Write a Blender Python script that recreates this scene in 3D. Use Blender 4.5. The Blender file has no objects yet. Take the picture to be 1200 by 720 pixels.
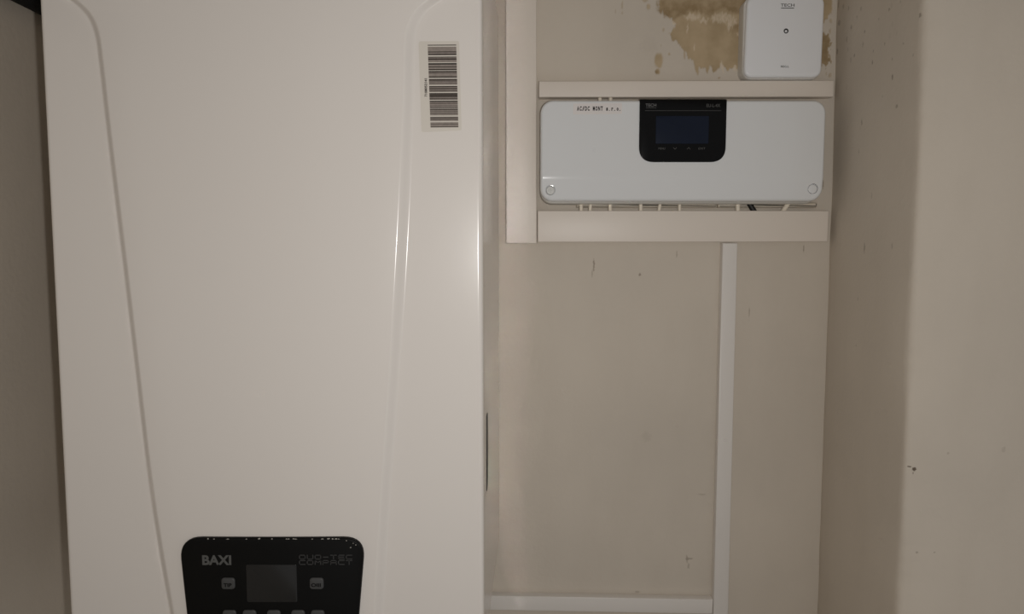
import bpy, bmesh, math, random
from mathutils import Vector, Matrix, noise

# ------------------------------------------------------------------ camera, world, light, exposure
sc = bpy.context.scene
COL = sc.collection
CAMZ = 1.5
F = 867.0
TH = math.radians(4.65)
cd = bpy.data.cameras.new('camera'); cd.sensor_width = 36.0; cd.lens = 36.0 * F / 1200.0
cd.clip_start = 0.01
cam = bpy.data.objects.new('camera', cd); COL.objects.link(cam)
cam.location = (0, 0, CAMZ); cam.rotation_euler = (math.pi / 2 - TH, 0, 0)
sc.camera = cam

w = bpy.data.worlds.new('world'); sc.world = w; w.use_nodes = True
w.node_tree.nodes['Background'].inputs[0].default_value = (1.0, 0.965, 0.93, 1)
w.node_tree.nodes['Background'].inputs[1].default_value = 0.35

ld = bpy.data.lights.new('phone_flash_offscreen', 'AREA'); ld.shape = 'DISK'; ld.size = 0.016
ld.energy = 2.35; ld.color = (1.0, 0.975, 0.945)
flash = bpy.data.objects.new('phone_flash_offscreen', ld); COL.objects.link(flash)
flash.location = (0.03, 0.0, CAMZ - 0.010); flash.rotation_euler = (math.pi / 2, 0, 0)

sc.view_settings.view_transform = 'Standard'
sc.view_settings.look = 'None'
sc.view_settings.exposure = 0.0
sc.view_settings.gamma = 1.0
sc.cycles.blur_glossy = 0.0
sc.cycles.caustics_reflective = True
sc.cycles.sample_clamp_indirect = 0.0
sc.view_settings.use_curve_mapping = False

# ------------------------------------------------------------------ measuring helpers
FW = Vector((0, math.cos(TH), -math.sin(TH))); UP = Vector((0, math.sin(TH), math.cos(TH)))
def P(px, py, Y):
    """world point of a measured photo position on the upright plane at distance Y"""
    d = FW + Vector((1, 0, 0)) * ((px - 600) / F) + UP * ((360 - py) / F)
    d *= Y / d.y
    return (d.x, Y, d.z + CAMZ)
def XZ(px, py, Y):
    p = P(px, py, Y); return (p[0], p[2])

WALL_Y = 0.98
BOIL_Y = 0.68
LEFT_X = -0.556
RET_X = 0.4185
RET_Y = 0.7714

# ------------------------------------------------------------------ materials
def mat(name, col, rough=0.5, spec=0.5, coat=0.0, metal=0.0, bump=0.0, bscale=200.0, vary=0.0, vscale=8.0, emit=None):
    m = bpy.data.materials.new(name); m.use_nodes = True
    nt = m.node_tree; b = nt.nodes['Principled BSDF']
    b.inputs['Base Color'].default_value = (*col, 1)
    b.inputs['Roughness'].default_value = rough
    b.inputs['Specular IOR Level'].default_value = spec
    b.inputs['Coat Weight'].default_value = coat
    b.inputs['Coat Roughness'].default_value = 0.08
    b.inputs['Metallic'].default_value = metal
    tc = nt.nodes.new('ShaderNodeTexCoord')
    nz = nt.nodes.new('ShaderNodeTexNoise'); nz.inputs['Scale'].default_value = vscale
    nz.inputs['Detail'].default_value = 5
    nt.links.new(tc.outputs['Object'], nz.inputs['Vector'])
    mx = nt.nodes.new('ShaderNodeMix'); mx.data_type = 'RGBA'
    mx.inputs[6].default_value = (*[c * (1 - vary) for c in col], 1)
    mx.inputs[7].default_value = (*[min(1, c * (1 + vary)) for c in col], 1)
    nt.links.new(nz.outputs['Fac'], mx.inputs[0]); nt.links.new(mx.outputs[2], b.inputs['Base Color'])
    if bump:
        n2 = nt.nodes.new('ShaderNodeTexNoise'); n2.inputs['Scale'].default_value = bscale
        n2.inputs['Detail'].default_value = 4
        nt.links.new(tc.outputs['Object'], n2.inputs['Vector'])
        bp = nt.nodes.new('ShaderNodeBump'); bp.inputs['Strength'].default_value = bump
        bp.inputs['Distance'].default_value = 0.002
        nt.links.new(n2.outputs['Fac'], bp.inputs['Height']); nt.links.new(bp.outputs[0], b.inputs['Normal'])
    return m

class Nodes:
    def __init__(s, m): s.m = m; s.nt = m.node_tree; s.L = s.nt.links.new
    def n(s, t, **kw):
        o = s.nt.nodes.new(t)
        for k, v in kw.items(): setattr(o, k, v)
        return o
    def put(s, sock, v):
        if isinstance(v, (int, float)): sock.default_value = v
        elif isinstance(v, tuple): sock.default_value = v
        else: s.L(v, sock)
    def math(s, op, a, b=0.0, clamp=False):
        o = s.n('ShaderNodeMath', operation=op, use_clamp=clamp)
        s.put(o.inputs[0], a); s.put(o.inputs[1], b); return o.outputs[0]
    def mix(s, f, a, b):
        o = s.n('ShaderNodeMix', data_type='RGBA')
        s.put(o.inputs[0], f); s.put(o.inputs[6], a); s.put(o.inputs[7], b); return o.outputs[2]
    def ramp(s, v, lo, hi):
        o = s.n('ShaderNodeMapRange', interpolation_type='SMOOTHSTEP')
        s.put(o.inputs[0], v); o.inputs[1].default_value = lo; o.inputs[2].default_value = hi
        return o.outputs[0]

def plaster(name, col, col2, marks=(), axis='X', mark_col=(0.12, 0.09, 0.065), attr=False, specks=None, blotch=3.0):
    """painted plaster: mottling, trowel relief, measured nicks (a, z, ra, rz, strength)"""
    m = bpy.data.materials.new(name); m.use_nodes = True
    N = Nodes(m); nt = m.node_tree; b = nt.nodes['Principled BSDF']
    b.inputs['Roughness'].default_value = 0.75; b.inputs['Specular IOR Level'].default_value = 0.25
    tc = N.n('ShaderNodeTexCoord'); obj = tc.outputs['Object']
    n1 = N.n('ShaderNodeTexNoise'); n1.inputs['Scale'].default_value = blotch; n1.inputs['Detail'].default_value = 6
    N.L(obj, n1.inputs['Vector'])
    c = N.mix(N.ramp(n1.outputs['Fac'], 0.3, 0.7), (*col, 1), (*col2, 1))
    mp = N.n('ShaderNodeMapping'); mp.inputs['Scale'].default_value = (30, 30, 8)
    N.L(obj, mp.inputs[0])
    n2 = N.n('ShaderNodeTexNoise'); n2.inputs['Scale'].default_value = 1.0; n2.inputs['Detail'].default_value = 5
    N.L(mp.outputs[0], n2.inputs['Vector'])
    c = N.mix(N.math('MULTIPLY', N.ramp(n2.outputs['Fac'], 0.35, 0.8), 0.07), c, (col[0] * .72, col[1] * .68, col[2] * .62, 1))
    # wobble for mark outlines
    n3 = N.n('ShaderNodeTexNoise'); n3.inputs['Scale'].default_value = 320; N.L(obj, n3.inputs['Vector'])
    sx = N.n('ShaderNodeSeparateXYZ'); N.L(obj, sx.inputs[0])
    A = sx.outputs[{'X': 0, 'Y': 1}[axis]]; Zc = sx.outputs[2]
    wob = N.math('MULTIPLY', N.math('SUBTRACT', n3.outputs['Fac'], 0.5), 1.6)
    tot = None; hgt = None
    for (a0, z0, ra, rz, st, *wk) in marks:
        da = N.math('DIVIDE', N.math('SUBTRACT', A, a0), ra)
        dz = N.math('DIVIDE', N.math('SUBTRACT', Zc, z0), rz)
        r = N.math('SQRT', N.math('ADD', N.math('MULTIPLY', da, da), N.math('MULTIPLY', dz, dz)))
        r = N.math('ADD', r, N.math('MULTIPLY', wob, wk[0] if wk else 1.0))
        k = N.math('MULTIPLY', N.math('SUBTRACT', 1.0, N.ramp(r, 0.45, 1.1)), st)
        tot = k if tot is None else N.math('MAXIMUM', tot, k)
    if specks:
        v = N.n('ShaderNodeTexVoronoi', feature='F1'); v.inputs['Scale'].default_value = 1.0
        m2 = N.n('ShaderNodeMapping'); m2.inputs['Scale'].default_value = (48, 48, 32); N.L(obj, m2.inputs[0])
        N.L(m2.outputs[0], v.inputs['Vector'])
        dot = N.math('SUBTRACT', 1.0, N.ramp(N.math('ADD', v.outputs['Distance'], N.math('MULTIPLY', wob, 0.1)), 0.03, 0.16))
        sel = N.ramp(n1.outputs['Fac'], 0.42, 0.6)
        up = N.ramp(Zc, specks[0], specks[1])
        k = N.math('MULTIPLY', N.math('MULTIPLY', dot, up), N.math('ADD', N.math('MULTIPLY', sel, 0.25), 0.10))
        tot = k if tot is None else N.math('MAXIMUM', tot, k)
    if attr:
        at = N.n('ShaderNodeAttribute', attribute_name='bare')
        st = N.n('ShaderNodeSeparateColor'); N.L(at.outputs['Color'], st.inputs[0])
        n4 = N.n('ShaderNodeTexNoise'); n4.inputs['Scale'].default_value = 40; n4.inputs['Detail'].default_value = 6
        N.L(obj, n4.inputs['Vector'])
        bare = N.mix(N.ramp(n4.outputs['Fac'], 0.3, 0.7), (0.40, 0.305, 0.185, 1), (0.49, 0.38, 0.245, 1))
        c = N.mix(st.outputs[0], c, bare)
        n5 = N.n('ShaderNodeTexNoise'); n5.inputs['Scale'].default_value = 90; n5.inputs['Detail'].default_value = 6
        N.L(obj, n5.inputs['Vector'])
        c = N.mix(N.math('MULTIPLY', st.outputs[1], N.math('ADD', 0.35, N.ramp(n5.outputs['Fac'], 0.3, 0.7)), clamp=True), c, (0.30, 0.215, 0.118, 1))
        c = N.mix(N.math('MULTIPLY', st.outputs[2], 0.8), c, (0.68, 0.575, 0.44, 1))
    if tot is not None:
        c = N.mix(tot, c, (*mark_col, 1))
    N.L(c, b.inputs['Base Color'])
    n7 = N.n('ShaderNodeTexNoise'); n7.inputs['Scale'].default_value = 150; n7.inputs['Detail'].default_value = 5
    N.L(obj, n7.inputs['Vector'])
    h = N.math('ADD', N.math('MULTIPLY', n7.outputs['Fac'], 0.35), N.math('MULTIPLY', n1.outputs['Fac'], 0.8))
    h = N.math('ADD', h, N.math('MULTIPLY', n2.outputs['Fac'], 0.25))
    if tot is not None: h = N.math('SUBTRACT', h, N.math('MULTIPLY', tot, 0.5))
    bp = N.n('ShaderNodeBump'); bp.inputs['Strength'].default_value = 0.35; bp.inputs['Distance'].default_value = 0.003
    N.L(h, bp.inputs['Height']); N.L(bp.outputs[0], b.inputs['Normal'])
    return m

M = {}
M['enamel'] = mat('white_enamel', (0.685, 0.645, 0.605), 0.20, 0.4, 0.1, vary=0.02, vscale=3, bump=0.02, bscale=60)
M['enamel_side'] = mat('white_enamel_side', (0.685, 0.645, 0.605), 0.16, 0.5, 0.0, vary=0.02, vscale=3)
M['dark_plastic'] = mat('dark_plastic', (0.008, 0.008, 0.008), 0.45, 0.3, vary=0.1, vscale=60)
M['fascia'] = mat('black_fascia', (0.0028, 0.0028, 0.0027), 0.5, 0.15, vary=0.15, vscale=50)
M['lcd'] = mat('unlit_lcd_glass', (0.016, 0.016, 0.016), 0.18, 0.4, vary=0.15, vscale=25)
M['button'] = mat('grey_rubber_button', (0.050, 0.050, 0.050), 0.5, 0.4, vary=0.1, vscale=90)
M['grey_print'] = mat('grey_print', (0.085, 0.085, 0.082), 0.5, 0.3, vary=0.1, vscale=200)
M['dim_print'] = mat('dim_grey_print', (0.040, 0.040, 0.040), 0.5, 0.3, vary=0.1, vscale=200)
M['pale_print'] = mat('pale_grey_print', (0.15, 0.15, 0.15), 0.5, 0.3, vary=0.1, vscale=200)
M['black_print'] = mat('black_print', (0.015, 0.011, 0.010), 0.6, 0.2, vary=0.2, vscale=300)
M['bar_print'] = mat('barcode_print', (0.035, 0.026, 0.02), 0.6, 0.2, vary=0.3, vscale=300)
M['bar_soft'] = mat('barcode_print_faded', (0.25, 0.215, 0.19), 0.6, 0.2, vary=0.25, vscale=300)
M['sticker'] = mat('cream_sticker', (0.60, 0.56, 0.50), 0.45, 0.3, vary=0.02, vscale=40)
M['tape'] = mat('label_tape', (0.735, 0.695, 0.675), 0.4, 0.4, vary=0.02, vscale=40)
M['flake'] = mat('chipped_paint', (0.40, 0.38, 0.34), 0.7, 0.2, vary=0.2, vscale=300)
M['abs_white'] = mat('white_abs_plastic', (0.735, 0.745, 0.75), 0.11, 0.4, 0.0, vary=0.01, vscale=10)
M['abs_grey'] = mat('grey_abs_plastic', (0.50, 0.475, 0.43), 0.4, 0.4, vary=0.03, vscale=30)
M['receiver'] = mat('receiver_plastic', (0.80, 0.81, 0.83), 0.28, 0.5, vary=0.01, vscale=10)
M['receiver_back'] = mat('receiver_back_plastic', (0.62, 0.60, 0.56), 0.4, 0.4, vary=0.03, vscale=30)
M['bezel'] = mat('black_glass_bezel', (0.0035, 0.0036, 0.004), 0.12, 0.14, vary=0.1, vscale=40)
M['screen'] = mat('dark_blue_screen', (0.0085, 0.0130, 0.027), 0.14, 0.14, vary=0.12, vscale=30)
M['trunk'] = mat('ivory_pvc', (0.735, 0.665, 0.59), 0.40, 0.40, vary=0.015, vscale=12, bump=0.03, bscale=40)
M['trunk_white'] = mat('white_pvc', (0.72, 0.685, 0.645), 0.32, 0.45, vary=0.015, vscale=12, bump=0.03, bscale=40)
M['cable'] = mat('white_cable_sheath', (0.78, 0.70, 0.58), 0.4, 0.4, vary=0.03, vscale=60)
M['lip'] = mat('beige_lip_plastic', (0.60, 0.535, 0.44), 0.45, 0.3, vary=0.03, vscale=60)
M['cable_black'] = mat('black_cable_sheath', (0.010, 0.009, 0.008), 0.45, 0.4, vary=0.1, vscale=60)
M['screw'] = mat('zinc_screw', (0.62, 0.62, 0.60), 0.6, 0.4, metal=0.3, vary=0.1, vscale=300)
M['foam'] = mat('black_pipe_insulation', (0.010, 0.011, 0.012), 0.8, 0.2, vary=0.2, vscale=60, bump=0.3, bscale=400)
M['concrete'] = mat('grey_concrete', (0.30, 0.28, 0.25), 0.85, 0.2, vary=0.15, vscale=6, bump=0.3, bscale=120)
M['ceiling'] = mat('ceiling_paint', (0.55, 0.50, 0.43), 0.8, 0.2, vary=0.05, vscale=4, bump=0.2, bscale=90)

# ------------------------------------------------------------------ object helpers
ROOTLOC = {}
def thing(name, label, cat, loc, group=None):
    o = bpy.data.objects.new(name, None); COL.objects.link(o)
    o.empty_display_size = 0.02
    o.location = loc; o['label'] = label; o['category'] = cat
    if group: o['group'] = group
    ROOTLOC[o.name] = Vector(loc)
    return o
def tag(o, label, cat, group=None):
    o['label'] = label; o['category'] = cat
    if group: o['group'] = group
def link(name, me, m, parent=None, smooth=None):
    o = bpy.data.objects.new(name, me); COL.objects.link(o)
    if m is not None: me.materials.append(M[m] if isinstance(m, str) else m)
    if parent is not None:
        off = ROOTLOC[parent.name]
        me.transform(Matrix.Translation(-off)); o.parent = parent
        ROOTLOC[o.name] = off
    else:
        ROOTLOC[o.name] = Vector((0, 0, 0))
    if smooth is not None:
        for p in me.polygons: p.use_smooth = True
        try: me.set_sharp_from_angle(angle=math.radians(smooth))
        except Exception: pass
    return o
def bm_obj(name, bm, m, parent=None, smooth=35):
    bmesh.ops.recalc_face_normals(bm, faces=bm.faces[:])
    me = bpy.data.meshes.new(name); bm.to_mesh(me); bm.free()
    return link(name, me, m, parent, smooth)
def structure(o): o['kind'] = 'structure'; return o

def rrect(x0, x1, z0, z1, r, n=6):
    """outline of a rounded rectangle; r a number or (bl, br, tr, tl)"""
    if not isinstance(r, tuple): r = (r,) * 4
    pts = []
    for (cx, cz, a0, rr) in ((x0 + r[0], z0 + r[0], 180, r[0]), (x1 - r[1], z0 + r[1], 270, r[1]),
                             (x1 - r[2], z1 - r[2], 0, r[2]), (x0 + r[3], z1 - r[3], 90, r[3])):
        if rr < 1e-5: pts.append((cx, cz)); continue
        for i in range(n + 1):
            a = math.radians(a0 + 90 * i / n); pts.append((cx + rr * math.cos(a), cz + rr * math.sin(a)))
    return pts
def inset(pts, d):
    n = len(pts); out = []
    for i in range(n):
        p, a, c = Vector(pts[i]), Vector(pts[i - 1]), Vector(pts[(i + 1) % n])
        e1 = (p - a).normalized(); e2 = (c - p).normalized()
        n1 = Vector((-e1.y, e1.x)); n2 = Vector((-e2.y, e2.x))
        k = n1 + n2; k /= max(0.35, k.length_squared / 2)
        out.append(tuple(p + k * d))
    return out
def slab_bm(pts, yf, yb, bev=0.001, seg=3, bm=None):
    """outline in x/z extruded from the wall side yb to the front yf, with a rounded front edge"""
    bm = bm or bmesh.new()
    rings = [[bm.verts.new((x, yb, z)) for x, z in pts]]
    if bev > 0:
        for i in range(seg + 1):
            a = math.pi / 2 * i / seg
            q = inset(pts, bev * (1 - math.cos(a)))
            rings.append([bm.verts.new((x, yf + bev - bev * math.sin(a), z)) for x, z in q])
    else:
        rings.append([bm.verts.new((x, yf, z)) for x, z in pts])
    n = len(pts)
    for r0, r1 in zip(rings, rings[1:]):
        for i in range(n): bm.faces.new((r0[i], r0[(i + 1) % n], r1[(i + 1) % n], r1[i]))
    bm.faces.new(rings[-1]); bm.faces.new(rings[0][::-1])
    return bm
def slab(name, pts, yf, yb, m, parent=None, bev=0.001, seg=3):
    return bm_obj(name, slab_bm(pts, yf, yb, bev, seg), m, parent)
def pr(x0, y0, x1, y1, Y, r=0.0, n=6):
    """rounded rectangle measured on the photo between two corners, on plane Y"""
    mx, my = (x0 + x1) / 2, (y0 + y1) / 2
    a, _ = XZ(x0, my, Y); b, _ = XZ(x1, my, Y); _, zt = XZ(mx, y0, Y); _, zb = XZ(mx, y1, Y)
    return rrect(a, b, zb, zt, r, n)

def tube_bm(path, r, seg=10, bm=None):
    bm = bm or bmesh.new(); rings = []
    path = [Vector(p) for p in path]
    for i, p in enumerate(path):
        t = (path[min(i + 1, len(path) - 1)] - path[max(i - 1, 0)]).normalized()
        u = t.cross(Vector((0, 1, 0)));
        if u.length < 1e-4: u = t.cross(Vector((1, 0, 0)))
        u.normalize(); v = t.cross(u)
        rings.append([bm.verts.new(p + r * (math.cos(2 * math.pi * k / seg) * u + math.sin(2 * math.pi * k / seg) * v)) for k in range(seg)])
    for a, b in zip(rings, rings[1:]):
        for k in range(seg): bm.faces.new((a[k], a[(k + 1) % seg], b[(k + 1) % seg], b[k]))
    bm.faces.new(rings[0]); bm.faces.new(rings[-1][::-1])
    return bm
def disc_bm(cx, cz, r, yf, yb, bev=0.0006, n=24, bm=None):
    return slab_bm([(cx + r * math.cos(2 * math.pi * i / n), cz + r * math.sin(2 * math.pi * i / n)) for i in range(n)], yf, yb, bev, 2, bm)

def text_mesh(txt, bold=0.0):
    cu = bpy.data.curves.new('t', 'FONT'); cu.body = txt; cu.size = 1.0; cu.extrude = 0.0; cu.offset = bold
    cu.resolution_u = 3
    o = bpy.data.objects.new('t', cu); COL.objects.link(o)
    dg = bpy.context.evaluated_depsgraph_get(); dg.update()
    me = bpy.data.meshes.new_from_object(o.evaluated_get(dg))
    bpy.data.objects.remove(o); bpy.data.curves.remove(cu)
    vs = [(v.co.x, v.co.y) for v in me.vertices]; fs = [tuple(p.vertices) for p in me.polygons]
    bpy.data.meshes.remove(me)
    return vs, fs
def add_text(bm, txt, x0, x1, z0, z1, y, bold=0.0, rot=0.0, thick=0.0002):
    """lettering stretched to fill the given box on the plane y"""
    vs, fs = text_mesh(txt, bold)
    if not vs: return
    ax, bx = min(v[0] for v in vs), max(v[0] for v in vs); ay, by = min(v[1] for v in vs), max(v[1] for v in vs)
    cx, cz = (x0 + x1) / 2, (z0 + z1) / 2; W, H = x1 - x0, z1 - z0
    if rot: W, H = H, W
    out = []
    for x, yy in vs:
        u = ((x - ax) / max(1e-6, bx - ax) - .5) * W; v = ((yy - ay) / max(1e-6, by - ay) - .5) * H
        c, s = math.cos(rot), math.sin(rot)
        out.append(bm.verts.new((cx + u * c - v * s, y, cz + u * s + v * c)))
    for f in fs:
        try: bm.faces.new([out[i] for i in f])
        except ValueError: pass
def flat_obj(name, bm, m, parent):
    me = bpy.data.meshes.new(name)
    bmesh.ops.recalc_face_normals(bm, faces=bm.faces[:])
    for f in bm.faces:
        if f.normal.y > 0: f.normal_flip()
    r = bmesh.ops.extrude_face_region(bm, geom=bm.faces[:])
    bmesh.ops.translate(bm, verts=[v for v in r['geom'] if isinstance(v, bmesh.types.BMVert)], vec=(0, -0.00015, 0))
    bm.to_mesh(me); bm.free()
    return link(name, me, m, parent)
def text(name, txt, x0, y0, x1, y1, Y, m, parent, bold=0.0, rot=0.0):
    bm = bmesh.new(); mx, my = (x0 + x1) / 2, (y0 + y1) / 2
    add_text(bm, txt, XZ(x0, my, Y)[0], XZ(x1, my, Y)[0], XZ(mx, y1, Y)[1], XZ(mx, y0, Y)[1], Y, bold, rot)
    return flat_obj(name, bm, m, parent)

# ------------------------------------------------------------------ the setting
def sdf_poly(poly, x, y):
    ins = False; d = 1e9; n = len(poly)
    for i in range(n):
        ax, ay = poly[i]; bx, by = poly[(i + 1) % n]
        if (ay > y) != (by > y) and x < (bx - ax) * (y - ay) / (by - ay) + ax: ins = not ins
        ex, ey = bx - ax, by - ay; t = max(0, min(1, ((x - ax) * ex + (y - ay) * ey) / (ex * ex + ey * ey + 1e-9)))
        d = min(d, math.hypot(x - ax - t * ex, y - ay - t * ey))
    return -d if ins else d
PATCH = [(770, -60), (772, 5), (774, 19), (777, 11), (783, 20), (792, 28), (784, 41), (788, 47), (795, 51), (803, 60), (812, 72),
         (816, 84), (818, 90), (821, 78), (829, 85), (832, 78), (838, 85), (845, 76), (852, 82), (860, 78), (867, 87), (871, 78),
         (885, 82), (905, 70), (930, 60), (944, -60)]
PATCH2 = [(950, -60), (976.5, -60), (974.5, 14), (968, 27), (955, 30)]
PATCH3 = [(955, 40), (971, 40), (973, 50), (972.5, 72), (965, 78), (955, 79)]
def sst(a, b, x):
    t = max(0, min(1, (x - a) / (b - a))); return t * t * (3 - 2 * t)
def ell(x, y, cx, cy, rx, ry): return math.hypot((x - cx) / rx, (y - cy) / ry)
def bare_mask(px, py):
    nx = 4.0 * noise.noise((px * .22, py * .07, 1.3)) + 1.6 * noise.noise((px * .7, py * .35, 5.1))
    ny = 4.5 * noise.noise((px * .35, py * .05, 8.2)) + 1.6 * noise.noise((px * .8, py * .3, 2.7))
    x, y = px + nx * .6, py + ny
    d = sdf_poly(PATCH, x, y)
    d2 = sdf_poly(PATCH2, x, y * 1.0); d3 = sdf_poly(PATCH3, x + nx * .6, y) + 2.6 * noise.noise((px * .5, py * .5, 3.3))
    bare = max(1 - sst(-.9, .9, d), 1 - sst(-.8, .8, d2), 1 - sst(-.8, .8, d3))
    for (cx, cy, rx, ry, s) in ((772, 71, 5.2, 9.5, .95), (771, 84, 2.6, 4, .85), (760, 8, 2, 4, .75), (756, 0, 4, 3, .6), (777, 35, 1.8, 2.4, .55), (784.5, 64, 1.5, 1.6, .7),
                             (729, 6, 1.2, 5, .55), (729.5, 15, 1, 2, .5), (721, 13, .9, 2.6, .45), (802, 64, 1.4, 6, .7), (843, 91.5, 1.6, 1.2, .7), (774, 53, .9, 2, .35),
                             (973, 88, 2, 3, .6), (968, 86, 1, 2.4, .6), (973.5, 25, 1.4, 3, .6), (973, 37, 1.2, 3.5, .6)):
        bare = max(bare, s * (1 - sst(.65, 1.15, ell(px + nx * .25, py + ny * .3, cx, cy, rx, ry))))
    top = sdf_poly([(768, -60), (772, 16), (790, 24), (800, 17), (806, 17), (815, 12), (826, 17), (832, 22), (838, 13), (848, 9), (862, 16), (880, 22), (905, 10), (940, -60)], px + nx, py + ny * .6)
    dark = 0.8 * (1 - sst(-2.2, 2.0, top)) * (0.55 + 0.45 * sst(-8, 14, py))
    dark = max(dark, .55 * (1 - sst(.4, 1.2, ell(px + nx, py + ny, 862, 33, 11, 7))), (1 - sst(-1.4, .6, d3)) * .75, .8 * (1 - sst(.5, 1.2, ell(px, py, 770, 84, 3, 3))))
    isl = 0
    for (cx, cy, rx, ry) in ((812, 20, 11, 4.5), (824, 24, 7, 3), (845, 21, 13, 7), (857, 25, 8, 7), (854, 32, 2, 9), (868, 33, 2.5, 6), (790, 27, 2, 3), (806, 33, 1.2, 6), (814, 56, 1.3, 6), (846, 80, 2, 8), (861, 80, 3, 5), (866, 40, 4, 2)):
        isl = max(isl, 1 - sst(.45, 1.15, ell(px + nx * .7, py + ny * .8, cx, cy, rx, ry) + .35 * noise.noise((px * .6, py * .25, 9.9))))
    isl *= .6 + .4 * noise.noise((px * .9, py * .3, 4.4)) 
    return bare, max(0, dark), max(0, min(1, isl * 1.35))

def frange(a, b, s):
    n = max(1, int(round((b - a) / s))); return [a + (b - a) * i / n for i in range(n)]
# back wall: coarse grid, fine where the paint has come off
x_a, x_b = XZ(712, 40, WALL_Y)[0], XZ(979, 40, WALL_Y)[0]
z_a, z_b = XZ(840, 96, WALL_Y)[1], XZ(840, -72, WALL_Y)[1]
xs = frange(LEFT_X - .12, x_a, .02) + frange(x_a, x_b, .0011) + frange(x_b, RET_X + .12, .02) + [RET_X + .12]
zs = frange(0, z_a, .02) + frange(z_a, z_b, .0011) + frange(z_b, 2.4, .03) + [2.4]
def to_px(x, y, z):
    v = Vector((x, y, z - CAMZ)); dpt = v.dot(FW)
    return 600 + F * v.x / dpt, 360 - F * v.dot(UP) / dpt
vs, cols = [], []
for z in zs:
    for x in xs:
        yy = WALL_Y + .0012 * noise.noise((x * 7, z * 7, .4))
        col = (0, 0, 0)
        if x_a <= x <= x_b and z_a <= z <= z_b:
            px, py = to_px(x, WALL_Y, z); col = bare_mask(px, py)
            yy += .0007 * col[0] * (1 - .7 * col[2]) + .0002 * col[1]
        vs.append((x, yy, z)); cols.append((*col, 1))
nx_ = len(xs); fs = []
for j in range(len(zs) - 1):
    for i in range(nx_ - 1):
        a = j * nx_ + i; fs.append((a, a + 1, a + nx_ + 1, a + nx_))
# closed thickness behind
nb = len(vs); X0, X1 = xs[0], xs[-1]
vs += [(X0, WALL_Y + .1, 0), (X1, WALL_Y + .1, 0), (X1, WALL_Y + .1, 2.4), (X0, WALL_Y + .1, 2.4)]; cols += [(0, 0, 0, 1)] * 4
fs.append((nb + 1, nb, nb + 3, nb + 2))
me = bpy.data.meshes.new('wall_back'); me.from_pydata(vs, [], fs)
ca = me.color_attributes.new('bare', 'FLOAT_COLOR', 'POINT')
ca.data.foreach_set('color', [c for t in cols for c in t])
def mk(px, py, rx, ry, s, Y=WALL_Y):
    x, z = XZ(px, py, Y); k = Y / F; return (x, z, rx * k, ry * k, s)
WALLC = (0.565, 0.508, 0.435); WALLC2 = (0.63, 0.565, 0.482)
marks = [mk(696, 311, 1.3, 9, .55), mk(694, 321, 1.0, 5, .3), mk(750, 322, 1.6, 2.0, .6), mk(793, 298, 1.2, 5, .3), mk(805, 655, 2.0, 5, .5), mk(809, 655, 4.0, 1.4, .4),
         mk(807, 663, 1.6, 4, .35), mk(878, 367, .8, 8, .45), mk(942, 291, .8, 5, .5), mk(822, 580, 6, 1.6, .2), mk(757, 512, 8, 6, .10),
         mk(965, 216, .9, 5, .5), mk(760, 52, 12, 10, .05), mk(747, 694, 4, 1.6, .35)]
M['wall_back'] = plaster('plaster_back', WALLC, WALLC2, marks, 'X', (0.20, 0.15, 0.11), attr=True)
structure(link('wall_back', me, 'wall_back', None, 60))

# right wall: return of the niche, soft worn corner, and the wall face that comes towards the room
prof = [(RET_X + .006, WALL_Y + .02), (RET_X + .001, WALL_Y - .002), (RET_X, WALL_Y - .01), (RET_X, WALL_Y - .05), (RET_X, WALL_Y - .10), (RET_X, WALL_Y - .15),
        (RET_X, RET_Y + .012), (RET_X + .0003, RET_Y + .006), (RET_X + .0012, RET_Y + .003), (RET_X + .003, RET_Y + .0012),
        (RET_X + .006, RET_Y), (RET_X + .025, RET_Y - .0015), (RET_X + .05, RET_Y - .002), (RET_X + .12, RET_Y - .002),
        (RET_X + .3, RET_Y - .002), (RET_X + .9, RET_Y - .002), (RET_X + .9, WALL_Y + .1), (RET_X + .006, WALL_Y + .1)]
zr = frange(0, .9, .05) + frange(.9, 1.95, .006) + frange(1.95, 2.4, .05) + [2.4]
vs = []
for z in zr:
    for k, (x, y) in enumerate(prof):
        e = math.exp(-((k - 8.5) / 2.2) ** 2)
        j1 = noise.noise((z * 5, 0, 1.7)) * .006 + noise.noise((z * 19, 3, .7)) * .002 + noise.noise((z * 70, 5, .7)) * .0012 + noise.noise((z * 160, 8, .2)) * .0009 * (1 - sst(1.25, 1.42, z))
        x2 = x + (e * j1 * .6 if k < 14 else 0) + (.0016 * noise.noise((y * 9, z * 6, 4)) if 2 < k < 15 else 0)
        y2 = y + (e * j1 * .8 if k < 14 else 0) + (.0016 * noise.noise((x * 9, z * 6, 7)) if 6 < k < 15 else 0)
        if k in (1, 2): x2 += .0016 * noise.noise((z * 13, 1, 3)) - .002 * sst(1.64, 1.74, z)
        vs.append((x2, y2, z))
n = len(prof); fs = []
for j in range(len(zr) - 1):
    for i in range(n):
        a, b_ = j * n + i, j * n + (i + 1) % n; fs.append((a, b_, b_ + n, a + n))
fs.append(tuple(range(n))[::-1]); fs.append(tuple(range((len(zr) - 1) * n, len(zr) * n)))
me = bpy.data.meshes.new('wall_right'); me.from_pydata(vs, [], fs)
def mr(px, py, rpx, rpy, s):
    """nick measured on the return wall (plane x = RET_X)"""
    u = (px - 600) / F
    d = FW + Vector((1, 0, 0)) * u + UP * ((360 - py) / F); t = RET_X / d.x
    return (d.y * t, d.z * t + CAMZ, rpx * .0021, rpy * .00101, s)
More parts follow.
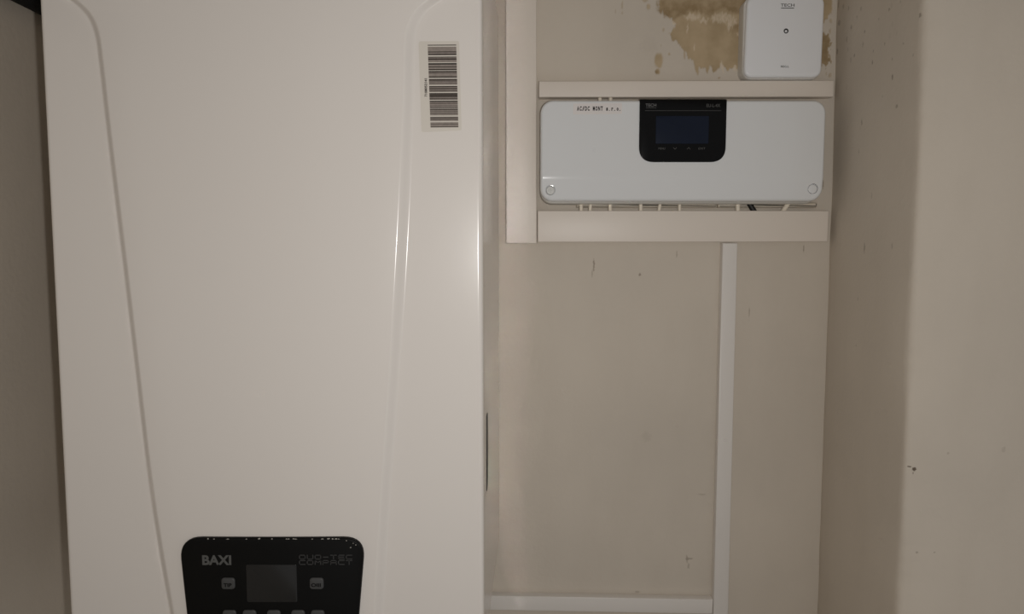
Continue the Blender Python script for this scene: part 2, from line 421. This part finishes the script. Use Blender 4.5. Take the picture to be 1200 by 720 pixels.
rm = [mr(1078, 18, 1.2, 2.4, .8), mr(1043, 11, 1.2, 2, .55), mr(1013, 37, 1.2, 2, .6), mr(1037, 51, .8, 2.2, .6), mr(1059, 51, .9, 1.8, .5), mr(1022, 73, .9, 2.6, .75),
      mr(1046, 90, 1, 4, .85), mr(1070, 65, .8, 2, .45), mr(1046, 69, .8, 1.6, .5), mr(1051, 124, 1.2, 3.2, .65), mr(1010, 143, 1, 5, .6), mr(1001, 65, 1.1, 2.6, .6),
      mr(998, 32, 1.2, 4, .55), mr(993, 46, 1, 4, .5), mr(985, 27, 2.2, 4, .6), mr(982, 60, 1.7, 5, .7), mr(984, 4, 1.4, 7, .5), mr(1009, 10, 1, 3, .5), mr(1011, 52, .9, 4, .5),
      mr(1023, 60, .9, 2, .5), mr(997, 70, 1, 4, .4), mr(1007, 178, .8, 4, .35), mr(1013, 290, 1, 7, .65), mr(1045, 288, .9, 4, .4), mr(1005, 350, .8, 3, .35), mr(1022, 230, .7, 5, .35),
      mr(1030, 22, .8, 2, .4), mr(995, 10, 1, 4, .45), mr(1004, 20, .8, 3, .4), mr(994, 58, .8, 3, .4), mr(1034, 113, .7, 2, .35), mr(1056, 2, .8, 2, .4),
      mr(1003, 405, .6, 2, .3), mr(967, 406, 1, 2.4, .3)]
M['wall_right'] = plaster('plaster_return', WALLC, WALLC2, [(a_, z_, ra_, rz_, s_ * .62) for a_, z_, ra_, rz_, s_ in rm], 'Y', (0.11, 0.085, 0.06), specks=(1.52, 1.78))
M['wall_right_face'] = plaster('plaster_face', WALLC, WALLC2,
    [mk(1071, 550, 3.0, 2.6, .95, RET_Y), mk(1066, 547.5, 3.5, .9, .8, RET_Y), mk(1070, 555, .8, 2, .5, RET_Y), mk(1074, 648, 2, 1.5, .35, RET_Y), mk(1094, 647, 1.6, 1.3, .3, RET_Y),
     mk(1110, 531, 2, 2, .2, RET_Y), mk(1175, 526, 3, 4, .15, RET_Y)], 'X')
wr = structure(link('wall_right', me, 'wall_right', None, 70))
me.materials.append(M['wall_right_face'])
for p in me.polygons:
    if p.center.x > RET_X + .0035 and p.center.y < RET_Y + .01: p.material_index = 1

# left side wall, floor, ceiling
def box_obj(name, x0, x1, y0, y1, z0, z1, m):
    bm = bmesh.new(); bmesh.ops.create_cube(bm, size=1)
    for v in bm.verts: v.co = ((x0 + x1) / 2 + v.co.x * (x1 - x0), (y0 + y1) / 2 + v.co.y * (y1 - y0), (z0 + z1) / 2 + v.co.z * (z1 - z0))
    return structure(bm_obj(name, bm, m, None, None))
ys = frange(-.9, WALL_Y + .05, .03) + [WALL_Y + .05]; zs = frange(0, 2.4, .03) + [2.4]
vs = [(LEFT_X + .0018 * noise.noise((y * 6, z * 6, 2)), y, z) for z in zs for y in ys]; n = len(ys)
fs = [(j * n + i, j * n + i + 1, (j + 1) * n + i + 1, (j + 1) * n + i) for j in range(len(zs) - 1) for i in range(n - 1)]
nb = len(vs); vs += [(LEFT_X - .1, -.9, 0), (LEFT_X - .1, WALL_Y + .05, 0), (LEFT_X - .1, WALL_Y + .05, 2.4), (LEFT_X - .1, -.9, 2.4)]
fs.append((nb, nb + 1, nb + 2, nb + 3))
me = bpy.data.meshes.new('wall_left'); me.from_pydata(vs, [], fs)
M['wall_left'] = plaster('plaster_left', WALLC, WALLC2, (), 'Y')
structure(link('wall_left', me, 'wall_left', None, 60))
box_obj('floor', LEFT_X - .1, RET_X + .9, -.9, WALL_Y + .1, -.08, 0, 'concrete')
box_obj('ceiling', LEFT_X - .1, RET_X + .9, -.9, WALL_Y + .1, 2.4, 2.48, 'ceiling')

# ------------------------------------------------------------------ the boiler
XL, XR = P(60, 290, BOIL_Y)[0], P(566, 290, BOIL_Y)[0]
ZT, ZB = P(300, -105, BOIL_Y)[2], P(300, 781, BOIL_Y)[2]
RXL, RXR = XL - .006, -0.0175
boiler = thing('gas_boiler', 'white glossy wall-hung gas boiler with black control panel at its foot', 'boiler', ((XL + XR) / 2, WALL_Y - .15, ZB))
FR_BACK = BOIL_Y + .022
def ease(t): return t * t * (3 - 2 * t)
def crease(tab, py):
    if py <= tab[0][1]: return tab[0][0] + (tab[0][0] - tab[1][0]) / (tab[0][1] - tab[1][1]) * (py - tab[0][1])
    for (xa, ya), (xb, yb) in zip(tab, tab[1:]):
        if py <= yb: return xa + (xb - xa) * (py - ya) / (yb - ya)
    (xa, ya), (xb, yb) = tab[-2:]; return xa + (xb - xa) * (py - ya) / (yb - ya)
def smooth_tab(tab):
    out = []
    for i in range(len(tab) - 1):
        p0, p1, p2, p3 = tab[max(i - 1, 0)], tab[i], tab[i + 1], tab[min(i + 2, len(tab) - 1)]
        for k in range(8):
            t = k / 8
            out.append(tuple(.5 * (2 * p1[a] + (p2[a] - p0[a]) * t + (2 * p0[a] - 5 * p1[a] + 4 * p2[a] - p3[a]) * t * t + (3 * p1[a] - p0[a] - 3 * p2[a] + p3[a]) * t ** 3) for a in (0, 1)))
    return out + [tab[-1]]
CL = smooth_tab([(62, -14), (84, -2), (101, 12), (111, 26), (117, 45), (121, 75), (133, 180), (150, 320), (164, 440), (178, 560), (191, 645), (204, 720), (226, 850)])
CR = smooth_tab([(545, -18), (512, 0), (494, 14), (484, 32), (480.5, 55), (479, 120), (474.5, 230), (470, 316), (465.5, 390), (458, 500), (451, 600), (444, 720), (437, 850)])
RAISE = .0062; SW_L, SW_R = .0088, .0100
pys = frange(-105, -14, 7) + frange(-14, 60, 1.5) + frange(60, 781, 12) + [781]
RL, RR = .004, .0045
rows = []
for py in pys:
    z = P(300, py, BOIL_Y)[2]
    cl = P(crease(CL, py), py, BOIL_Y)[0]; cr = P(crease(CR, py), py, BOIL_Y)[0]
    cl = max(cl, XL + RL + SW_L / 2 + .001); cr = min(cr, XR - RR - SW_R / 2 - .001)
    row = [(XL, FR_BACK)]
    for i in range(7):
        a = math.pi / 2 * i / 6; row.append((XL + RL - RL * math.cos(a), BOIL_Y + RL - RL * math.sin(a)))
    a0, a1 = XL + RL, cl - SW_L / 2
    for t in (.012, .33, .67, .985): row.append((a0 + (a1 - a0) * t, BOIL_Y))
    for i in range(13): t = i / 12; row.append((a1 + SW_L * t, BOIL_Y - RAISE * ease(t)))
    b0, b1 = cl + SW_L / 2, cr - SW_R / 2
    for i in range(1, 10):
        t = i / 10; row.append((b0 + (b1 - b0) * t, BOIL_Y - RAISE - .0015 * math.sin(math.pi * t)))
    for i in range(17): t = i / 16; row.append((b1 + SW_R * t, BOIL_Y - RAISE * (1 - ease(t))))
    a0, a1 = cr + SW_R / 2, XR - RR
    for t in (.01, .25, .5, .75, .97, .992): row.append((a0 + (a1 - a0) * t, BOIL_Y))
    for i in range(9):
        a = math.pi / 2 * i / 8; row.append((XR - RR + RR * math.sin(a), BOIL_Y + RR - RR * math.cos(a)))
    row.append((XR, FR_BACK))
    rows.append([(x, y, z) for x, y in row])
n = len(rows[0]); vs = [v for r in rows for v in r]
fs = [(j * n + i, (j + 1) * n + i, (j + 1) * n + i + 1, j * n + i + 1) for j in range(len(rows) - 1) for i in range(n - 1)]
fs.append(tuple(range(n))); fs.append(tuple(range((len(rows) - 1) * n, len(rows) * n))[::-1])
me = bpy.data.meshes.new('front_panel'); me.from_pydata(vs, [], fs)
front = link('front_panel', me, 'enamel', boiler, 50)
# casing behind the front panel
bm = bmesh.new(); gap = .0012
c = [[bm.verts.new(p) for p in ((XL + .001, FR_BACK - .0005, z), (XR - .0008, FR_BACK - .0005, z), (RXR, WALL_Y - .001, z), (RXL, WALL_Y - .001, z))] for z in (ZB + .002, ZT - .002)]
for i in range(4): bm.faces.new((c[0][i], c[0][(i + 1) % 4], c[1][(i + 1) % 4], c[1][i]))
bm.faces.new(c[0]); bm.faces.new(c[1])
casing = bm_obj('casing', bm, 'enamel_side', boiler, None)
# dark grip slot in the side panel
sx = lambda y: XR - .0008 + (RXR - XR + .0008) * (y - FR_BACK) / (WALL_Y - FR_BACK)
bm = bmesh.new(); y0, y1 = .738, .757
za, zb = P(570, 480, .77)[2], P(570, 565, .77)[2]
pts = rrect(y0, y1, zb, za, .003, 4)
r0 = [bm.verts.new((sx(y) - .006, y, z)) for y, z in pts]; r1 = [bm.verts.new((sx(y) + .0004, y, z)) for y, z in pts]
for i in range(len(pts)): bm.faces.new((r0[i], r0[(i + 1) % len(pts)], r1[(i + 1) % len(pts)], r1[i]))
bm.faces.new(r1); bm.faces.new(r0[::-1])
bm_obj('grip_slot', bm, 'dark_plastic', boiler)['label'] = 'dark narrow grip slot in the side panel'

# control panel
PY = BOIL_Y - RAISE - .0050       # front of the fascia
def quad_outline(c4, r, n=8):
    out = []
    for i in range(4):
        p, a, b_ = Vector(c4[i]), Vector(c4[i - 1]), Vector(c4[(i + 1) % 4])
        s, e = p + (a - p).normalized() * r[i], p + (b_ - p).normalized() * r[i]
        for k in range(n + 1):
            t = k / n; out.append(tuple((1 - t) ** 2 * s + 2 * t * (1 - t) * p + t * t * e))
    return out
o4 = quad_outline([XZ(223.5, 766, PY), XZ(416.5, 766, PY), XZ(427.5, 631, PY), XZ(209, 631, PY)], (.02, .02, .021, .021))
cp = slab('control_panel', o4, PY, BOIL_Y - .004, 'fascia', boiler, .0016)
cp['label'] = 'black rounded control panel with grey buttons'
text('brand_lettering', 'BAXI', 237, 651, 271, 662.5, PY, 'grey_print', cp, .035)
STROKES = {'D': [(0, 0, 1, 0), (1, 0, 1, 1), (1, 1, 0, 1), (0, 1, 0, 0)], 'U': [(0, 1, 0, 0), (0, 0, 1, 0), (1, 0, 1, 1)], 'O': [(0, 0, 1, 0), (1, 0, 1, 1), (1, 1, 0, 1), (0, 1, 0, 0)],
           '-': [(.1, .5, .9, .5)], 'T': [(0, 1, 1, 1), (.5, 1, .5, 0)], 'E': [(1, 1, 0, 1), (0, 1, 0, 0), (0, 0, 1, 0), (0, .5, .9, .5)], 'C': [(1, 1, 0, 1), (0, 1, 0, 0), (0, 0, 1, 0)],
           'M': [(0, 0, 0, 1), (0, 1, .5, .45), (.5, .45, 1, 1), (1, 1, 1, 0)], 'P': [(0, 0, 0, 1), (0, 1, 1, 1), (1, 1, 1, .45), (1, .45, 0, .45)], 'A': [(0, 0, 0, 1), (0, 1, 1, 1), (1, 1, 1, 0), (0, .45, 1, .45)]}
def stroke_text(bm, txt, x0, x1, z0, z1, y, th, gapf=.28):
    wd = (x1 - x0) / len(txt)
    for i, ch in enumerate(txt):
        for (a, b_, c_, d) in STROKES.get(ch, []):
            p = Vector((x0 + wd * (i + a * (1 - gapf)), z0 + (z1 - z0) * b_)); q = Vector((x0 + wd * (i + c_ * (1 - gapf)), z0 + (z1 - z0) * d))
            t = (q - p).normalized() * th / 2; nn = Vector((-t.y, t.x))
            bm.faces.new([bm.verts.new((k.x, y, k.y)) for k in (p - t - nn, q + t - nn, q + t + nn, p - t + nn)])
bm = bmesh.new()
stroke_text(bm, 'DUO-TEC', XZ(351, 654, PY)[0], XZ(415, 654, PY)[0], XZ(380, 655.5, PY)[1], XZ(380, 651, PY)[1], PY, .0008)
stroke_text(bm, 'COMPACT', XZ(351, 660, PY)[0], XZ(415, 660, PY)[0], XZ(380, 661.8, PY)[1], XZ(380, 657.3, PY)[1], PY, .0008)
flat_obj('model_lettering', bm, 'dim_print', cp)
slab('display', pr(289, 662, 348, 706, PY, .0015), PY - .0004, PY + .001, 'lcd', cp, .0003)['label'] = 'unlit dark grey display'
by = PY - .0016
for (x0, x1, y0, y1, sl) in ((259, 275, 678, 691.5, 0), (362.5, 379, 678, 691.5, 0), (260.5, 276.5, 716, 729, .35), (284, 300, 716, 729, 0), (312.5, 328.5, 716, 729, 0), (341, 357, 716, 729, 0), (364, 380, 716, 729, 0)):
    bt = slab('button', pr(x0, y0, x1, y1, by, .0028, 4), by, PY + .001, 'button', cp, .0012)
for (t_, x0, x1) in (('TIP', 262, 271.5), ('OIII', 364.5, 376)):
    text('button_lettering', t_, x0, 684, x1, 688.3, by, 'fascia', cp, .03)
# chipped paint along the fascia's upper rim
bm = bmesh.new(); random.seed(4)
for px in (244, 251, 267, 289, 304, 319, 336, 338.5, 344, 346, 366, 378, 385, 390, 394, 397):
    x, z = XZ(px, 631.6 + random.uniform(-.2, .6), PY + .0006); ww = random.uniform(.0006, .0022)
    pts = [(x + ww * math.cos(a) * random.uniform(.6, 1.1), z + .0006 * math.sin(a) * random.uniform(.6, 1.2)) for a in [k * math.pi / 4 for k in range(8)]]
    bm.faces.new([bm.verts.new((u, PY + .00025, v)) for u, v in pts])
for (px, py, s) in ((411, 642, .0007), (417, 639, .0006), (414, 637, .0005), (406, 634, .0006)):
    x, z = XZ(px, py, PY); bm.faces.new([bm.verts.new((x + s * math.cos(a), PY - .00005, z + .6 * s * math.sin(a))) for a in [k * math.pi / 3 for k in range(6)]])
flat_obj('chipped_rim', bm, 'flake', cp)['label'] = 'pale chips along the worn rim'

# barcode sticker
SY = BOIL_Y - .0003
s4 = [XZ(494, 155, SY), XZ(541, 153, SY), XZ(538, 48, SY), XZ(490.5, 48.5, SY)]
st = slab('barcode_sticker', quad_outline(s4, (.002,) * 4, 3), SY, BOIL_Y + .0008, 'sticker', boiler, 0)
st['label'] = 'cream barcode sticker'
random.seed(11); dk, sf = bmesh.new(), bmesh.new()
def barq(bm, y0, y1, Y):
    k0, k1 = (y0 - 52) / 98, (y1 - 52) / 98
    c4 = [XZ(501.2 + 3.4 * k1, y1, Y), XZ(534.6 + 2.6 * k1, y1 - .2, Y), XZ(534.6 + 2.6 * k0, y0 - .2, Y), XZ(501.2 + 3.4 * k0, y0, Y)]
    bm.faces.new([bm.verts.new((x, Y, z)) for x, z in c4])
for (a, b_) in ((55, 65), (66.6, 73.2), (74.2, 82), (83.2, 91.2), (92.5, 99.6), (101, 108), (109.2, 117.2), (118.3, 126), (127.5, 135.5), (137, 142), (143.4, 149.5)):
    barq(sf, a, b_, SY - .00004)
    y = a
    while y < b_ - .7:
        if random.random() < .42: barq(dk, y, y + random.choice((.45, .6, .9)), SY - .0003)
        y += random.choice((1.1, 1.6, 2.0))
for y in (52.6, 63.4, 69.4, 74.6, 81.5, 90.4, 93, 101.4, 103.4, 111.2, 113.2, 118.8, 126.2, 128.2, 137.4, 139.4): barq(dk, y, y + .9, SY - .0003)
flat_obj('barcode_bars_faded', sf, 'bar_soft', st); flat_obj('barcode_bars', dk, 'bar_print', st)
text('serial_number', '7108052141', 497.5, 92, 500.6, 113.5, SY, 'bar_print', st, .03, math.pi / 2)

# ------------------------------------------------------------------ cable trunking
def trunking(label, c4, Ff, m, lip='h', group='white plastic cable trunking on the wall'):
    """c4 = four measured corners (bl, br, tr, tl) of the lid's face"""
    pts = [XZ(*p, Ff) for p in c4]
    xs_, zs_ = [p[0] for p in pts], [p[1] for p in pts]
    t = thing('cable_trunking', label, 'trunking', ((min(xs_) + max(xs_)) / 2, WALL_Y, min(zs_)), group)
    slab('base_tray', inset(pts, .0009), Ff + .006, WALL_Y - .0002 + .001, m, t, 0)
    slab('lid', pts, Ff, Ff + .010, m, t, .0013)
    return t
TF = .960
trunking('wide ivory trunking running upright beside the boiler', [(593, 285.5), (629, 285.5), (628.5, -150), (592, -150)], TF, 'trunk', group=None)
trunking('thin ivory trunking lying above the white controller', [(631.5, 114), (977, 113.5), (977.5, 94), (631.5, 95)], TF, 'trunk', group=None)
trunking('broad ivory trunking lying directly beneath the white controller and its cables', [(630, 284), (970, 283.5), (971.5, 247), (630, 247)], TF + .001, 'trunk', group=None)
trunking('narrow white trunking dropping from the broad trunking', [(835.8, 726), (853.4, 726), (864.5, 285), (847, 285)], .966, 'trunk_white', group=None)
trunking('narrow white trunking lying low between boiler and dropping trunking', [(574, 715.5), (835, 720), (835.8, 703), (574, 698.5)], .967, 'trunk_white', group=None)

# ------------------------------------------------------------------ heating controller
CF = .938
a, _ = XZ(633.5, 176, CF); b_, _ = XZ(967, 176, CF); _, zt = XZ(800, 117.5, CF); _, zb = XZ(800, 235.5, CF)
ctl = thing('heating_controller', 'long white wall controller with black display between two trunkings', 'controller', ((a + b_) / 2, WALL_Y, zb))
q0 = rrect(a, b_, zb, zt, .0155, 8)
slab('back_box', [(x + (.0005 if x < .2 else -.0005), z) for x, z in rrect(a, b_, XZ(800, 239.5, .962)[1], zt - .002, .016, 8)], .9575, WALL_Y + .0008, 'abs_grey', ctl, .002)
slab('cover_rim', inset(q0, .0022), .953, .9582, 'abs_grey', ctl, 0)
bm = slab_bm(q0, CF, .9545, .0035, 4)
zbend = XZ(800, 208, CF)[1]
for k in range(7):
    bmesh.ops.bisect_plane(bm, geom=bm.verts[:] + bm.edges[:] + bm.faces[:], plane_co=(0, 0, zbend + .0035 * (k - 3) / 3), plane_no=(0, 0, 1))
bmesh.ops.bisect_plane(bm, geom=bm.verts[:] + bm.edges[:] + bm.faces[:], plane_co=(0, 0, zbend - .014), plane_no=(0, 0, 1))
SL = .17
def back(z):
    d = zbend + .0035 - z
    if d <= 0: return 0
    return SL * (d * d / .014 if d < .007 else d - .0035)
for v in bm.verts:
    if v.co.y < .9540: v.co.y = min(.9535, v.co.y + back(v.co.z))
def face_y(z): return CF + back(z)
def cut(bm, cutter):
    """solid bm minus the solids in cutter"""
    obs = []
    for b in (bm, cutter):
        bmesh.ops.recalc_face_normals(b, faces=b.faces[:])
        me = bpy.data.meshes.new('solid'); b.to_mesh(me); b.free()
        o = bpy.data.objects.new('solid', me); COL.objects.link(o); obs.append(o)
    md = obs[0].modifiers.new('cut', 'BOOLEAN'); md.operation = 'DIFFERENCE'; md.solver = 'EXACT'; md.use_self = True; md.object = obs[1]
    dg = bpy.context.evaluated_depsgraph_get(); dg.update()
    me = bpy.data.meshes.new_from_object(obs[0].evaluated_get(dg))
    out = bmesh.new(); out.from_mesh(me); bpy.data.meshes.remove(me)
    for o in obs:
        m_ = o.data; bpy.data.objects.remove(o); bpy.data.meshes.remove(m_)
    return out
pockets = bmesh.new()
for (px_, py_) in ((645, 223), (952.3, 221.5)):
    x, z = XZ(px_, py_, .941); disc_bm(x, z, .0064, face_y(z) - .006, face_y(z) + .0055, 0, 28, pockets)
bm = cut(bm, pockets)
cover = bm_obj('cover', bm, 'abs_white', ctl, 40)
wn = cover.modifiers.new('weighted_normals', 'WEIGHTED_NORMAL'); wn.keep_sharp = True; wn.weight = 100
# display bezel
BZ = CF - .0016
bz = slab('display_bezel', quad_outline([XZ(748.8, 190, BZ), XZ(850.2, 190, BZ), XZ(852, 116.5, BZ), XZ(749.8, 116.5, BZ)], (.019, .019, .0012, .0012), 8), BZ, CF + .006, 'bezel', ctl, .0007)
bz['label'] = 'black glossy display surround'
slab('screen', pr(768.5, 136, 830.5, 168.5, BZ, .0006), BZ - .0003, BZ + .001, 'screen', bz, .0002)['label'] = 'dark blue screen'
text('brand_lettering', 'TECH', 756.5, 121.5, 769, 125.2, BZ, 'pale_print', bz, .01)
slab('brand_underline', pr(757, 126.1, 769, 126.9, BZ), BZ - .00015, BZ + .0004, 'dim_print', bz, 0)
text('model_lettering', 'EU-L-4X', 828, 121.8, 844, 125.6, BZ, 'grey_print', bz, .005)
slab('divider_line', pr(756, 129.4, 845, 130.1, BZ), BZ - .00015, BZ + .0004, 'dim_print', bz, 0)
text('touch_key_print', 'MENU', 771.5, 173, 779.5, 175.3, BZ, 'grey_print', bz)
text('touch_key_print', 'EXIT', 818.5, 173, 826.5, 175.3, BZ, 'grey_print', bz)
for (cx, s) in ((791, -1), (807, 1)):
    bm = bmesh.new(); x, z = XZ(cx, 174, BZ); h = .0011 * s
    for sg in (-1, 1):
        bm.faces.new([bm.verts.new((x + sg * u, BZ, z + v)) for u, v in ((0, h + .0003), (.0022, -h + .0003), (.0022, -h - .0003), (0, h - .0003))])
    flat_obj('touch_key_print', bm, 'grey_print', bz)
# installer's tape label with lettering
ty = CF - .0002
tp = slab('name_tape', quad_outline([XZ(671.5, 134.2, ty), XZ(729, 133.5, ty), XZ(729, 120.8, ty), XZ(672, 121.5, ty)], (.001,) * 4, 2), ty, CF + .0008, 'tape', ctl, 0)
tp['label'] = 'pale adhesive tape printed with a company name'
bm = bmesh.new(); s_ = 'AC/DC MONT s.r.o.'
for i, ch in enumerate(s_):
    if ch == ' ': continue
    cx = 677.4 + i * 3.09
    if ch == '.': bx = (cx - .9, 128.9, cx + .1, 130.0)
    elif ch in 'sro': bx = (cx - 1.05, 126.2, cx + 1.05, 129.9)
    else: bx = (cx - 1.2, 124.6, cx + 1.2, 129.9)
    add_text(bm, ch, XZ(bx[0], 127, ty)[0], XZ(bx[2], 127, ty)[0], XZ(700, bx[3], ty)[1], XZ(700, bx[1], ty)[1], ty, .045)
flat_obj('tape_lettering', bm, 'black_print', tp)
# fixing screw (cross head) and plugged screw hole
x, z = XZ(645, 223, .941); fy = face_y(z)
slots = bmesh.new(); u, v = .0036, .0005; z0 = z - .0003
slab_bm([(x - u, z0 - v), (x - v, z0 - v), (x - v, z0 - u), (x + v, z0 - u), (x + v, z0 - v), (x + u, z0 - v),
         (x + u, z0 + v), (x + v, z0 + v), (x + v, z0 + u), (x - v, z0 + u), (x - v, z0 + v), (x - u, z0 + v)], fy - .004, fy + .0012, 0, 1, slots)
sc_ = bm_obj('screw', cut(disc_bm(x, z0, .0054, fy - .0010, fy + .0056, .0007), slots), 'screw', ctl, 25)
sc_['label'] = 'bright cross-head screw'
x, z = XZ(952.3, 221.5, .941); fy = face_y(z)
pl = bm_obj('plug', disc_bm(x - .0002, z - .0002, .0056, fy - .0006, fy + .0056, .0006), 'abs_white', ctl)
pl['label'] = 'white round plug over the screw hole'

# cable entry lip along the controller's lower edge
for (e0, e1) in ((676, 840.5), (841.7, 958)):
    slab('entry_lip', rrect(XZ(e0, 241, .969)[0], XZ(e1, 241, .969)[0], XZ(800, 243.4, .969)[1], XZ(800, 237.5, .969)[1], .0010, 4), .969, WALL_Y + .001, 'lip', ctl, .0022, 4)

# cables between controller and trunking
def cable(label, px0, px1, r, m, group=None, top=236, bot=248.5, Y=.966):
    pts = [P(px0 + (px1 - px0) * t, top + (bot - top) * t, Y) for t in (-.25, 0, .3, .6, 1.0)]
    o = bm_obj('cable', tube_bm(pts, r, 12), m, None, 60)
    tag(o, label, 'cable', group)
G = 'white cables dropping from the controller'
ORD = ['first', 'second', 'third', 'fourth', 'sixth', 'seventh']
for od, (a0, a1, r) in zip(ORD, ((681, 680.8, .0025), (692.3, 691.3, .0023), (715.3, 714.8, .0025), (750.8, 750.8, .0025), (796.3, 796.2, .0021), (864.5, 864.7, .0030))):
    cable('straight white cable below the controller, %s cable counted from the cross-head screw' % od, a0, a1, r, 'cable', G)
cable('white cable leaning slightly on its way down into the broad trunking', 774.2, 771.8, .0023, 'cable')
cable('short black cable slanting from the controller into the broad trunking', 876.5, 884.2, .0035, 'cable_black')
cable('white cable slanting steeply at the plugged end of the controller', 925.5, 917.0, .0031, 'cable')
for a0, wh in ((703, 'farther from'), (715.5, 'nearer to')):
    pts = [P(a0, y, .966) for y in (110, 114, 117, 121)]
    tag(bm_obj('cable', tube_bm(pts, .0026, 10), 'cable', None, 60), 'short white cable stub on top of the controller, the one %s the display' % wh, 'cable', 'cables at the top of the controller')

# ------------------------------------------------------------------ wireless receiver box
RF = .954
a, _ = XZ(873, 45, RF); b_, _ = XZ(964.5, 45, RF); _, zb = XZ(918, 90.5, RF); zt = zb + (b_ - a) * 1.02
rc = thing('wireless_module', 'small white square wireless module standing on the thin trunking', 'wireless module', ((a + b_) / 2, WALL_Y, zb))
slab('back_plate', rrect(a - .0005, b_ + .0005, XZ(918, 93.6, .962)[1], zt + .001, .012, 8), .9605, WALL_Y + .001, 'receiver_back', rc, .002)
slab('cover', quad_outline([(a, zb), (b_, zb), (b_ + .0012, zt), (a + .002, zt)], (.012,) * 4, 8), RF, .963, 'receiver', rc, .0035, 5)
text('brand_lettering', 'TECH', 915, 4.3, 931, 7.8, RF, 'dim_print', rc, .01)
slab('brand_underline', pr(915.3, 9, 930.5, 9.9, RF), RF - .00015, RF + .001, 'grey_print', rc, 0)
text('model_lettering', 'REG.L', 915, 76.8, 924.5, 79.2, RF, 'dim_print', rc, .01)
x, z = XZ(921.2, 36.3, RF)
rr_ = bm_obj('button_ring', disc_bm(x, z, .0031, RF - .0003, RF + .002, .0003), 'dim_print', rc)
bm_obj('button_cap', disc_bm(x - .0002, z - .0004, .0015, RF - .0009, RF + .001, .0005, 16), 'receiver', rc)

# ------------------------------------------------------------------ dark insulated duct along the left wall, above the boiler's shoulder
zz = P(33, 11, .845)[2] + .0035
t = thing('insulated_pipe', 'black foam-insulated pipe running along the side wall above boiler', 'pipe', (LEFT_X + .02, .6, zz))
r = .022
bm_obj('insulation', tube_bm([(LEFT_X + .018, y, zz + r) for y in frange(.30, WALL_Y + .004, .05) + [WALL_Y + .004]], r, 16), 'foam', t, 60)
for y in (.42, .80):
    bm_obj('pipe_clip', tube_bm([(LEFT_X + .018, y, zz + r), (LEFT_X + .018, y + .012, zz + r)], r + .0012, 16), 'dark_plastic', t, 60)
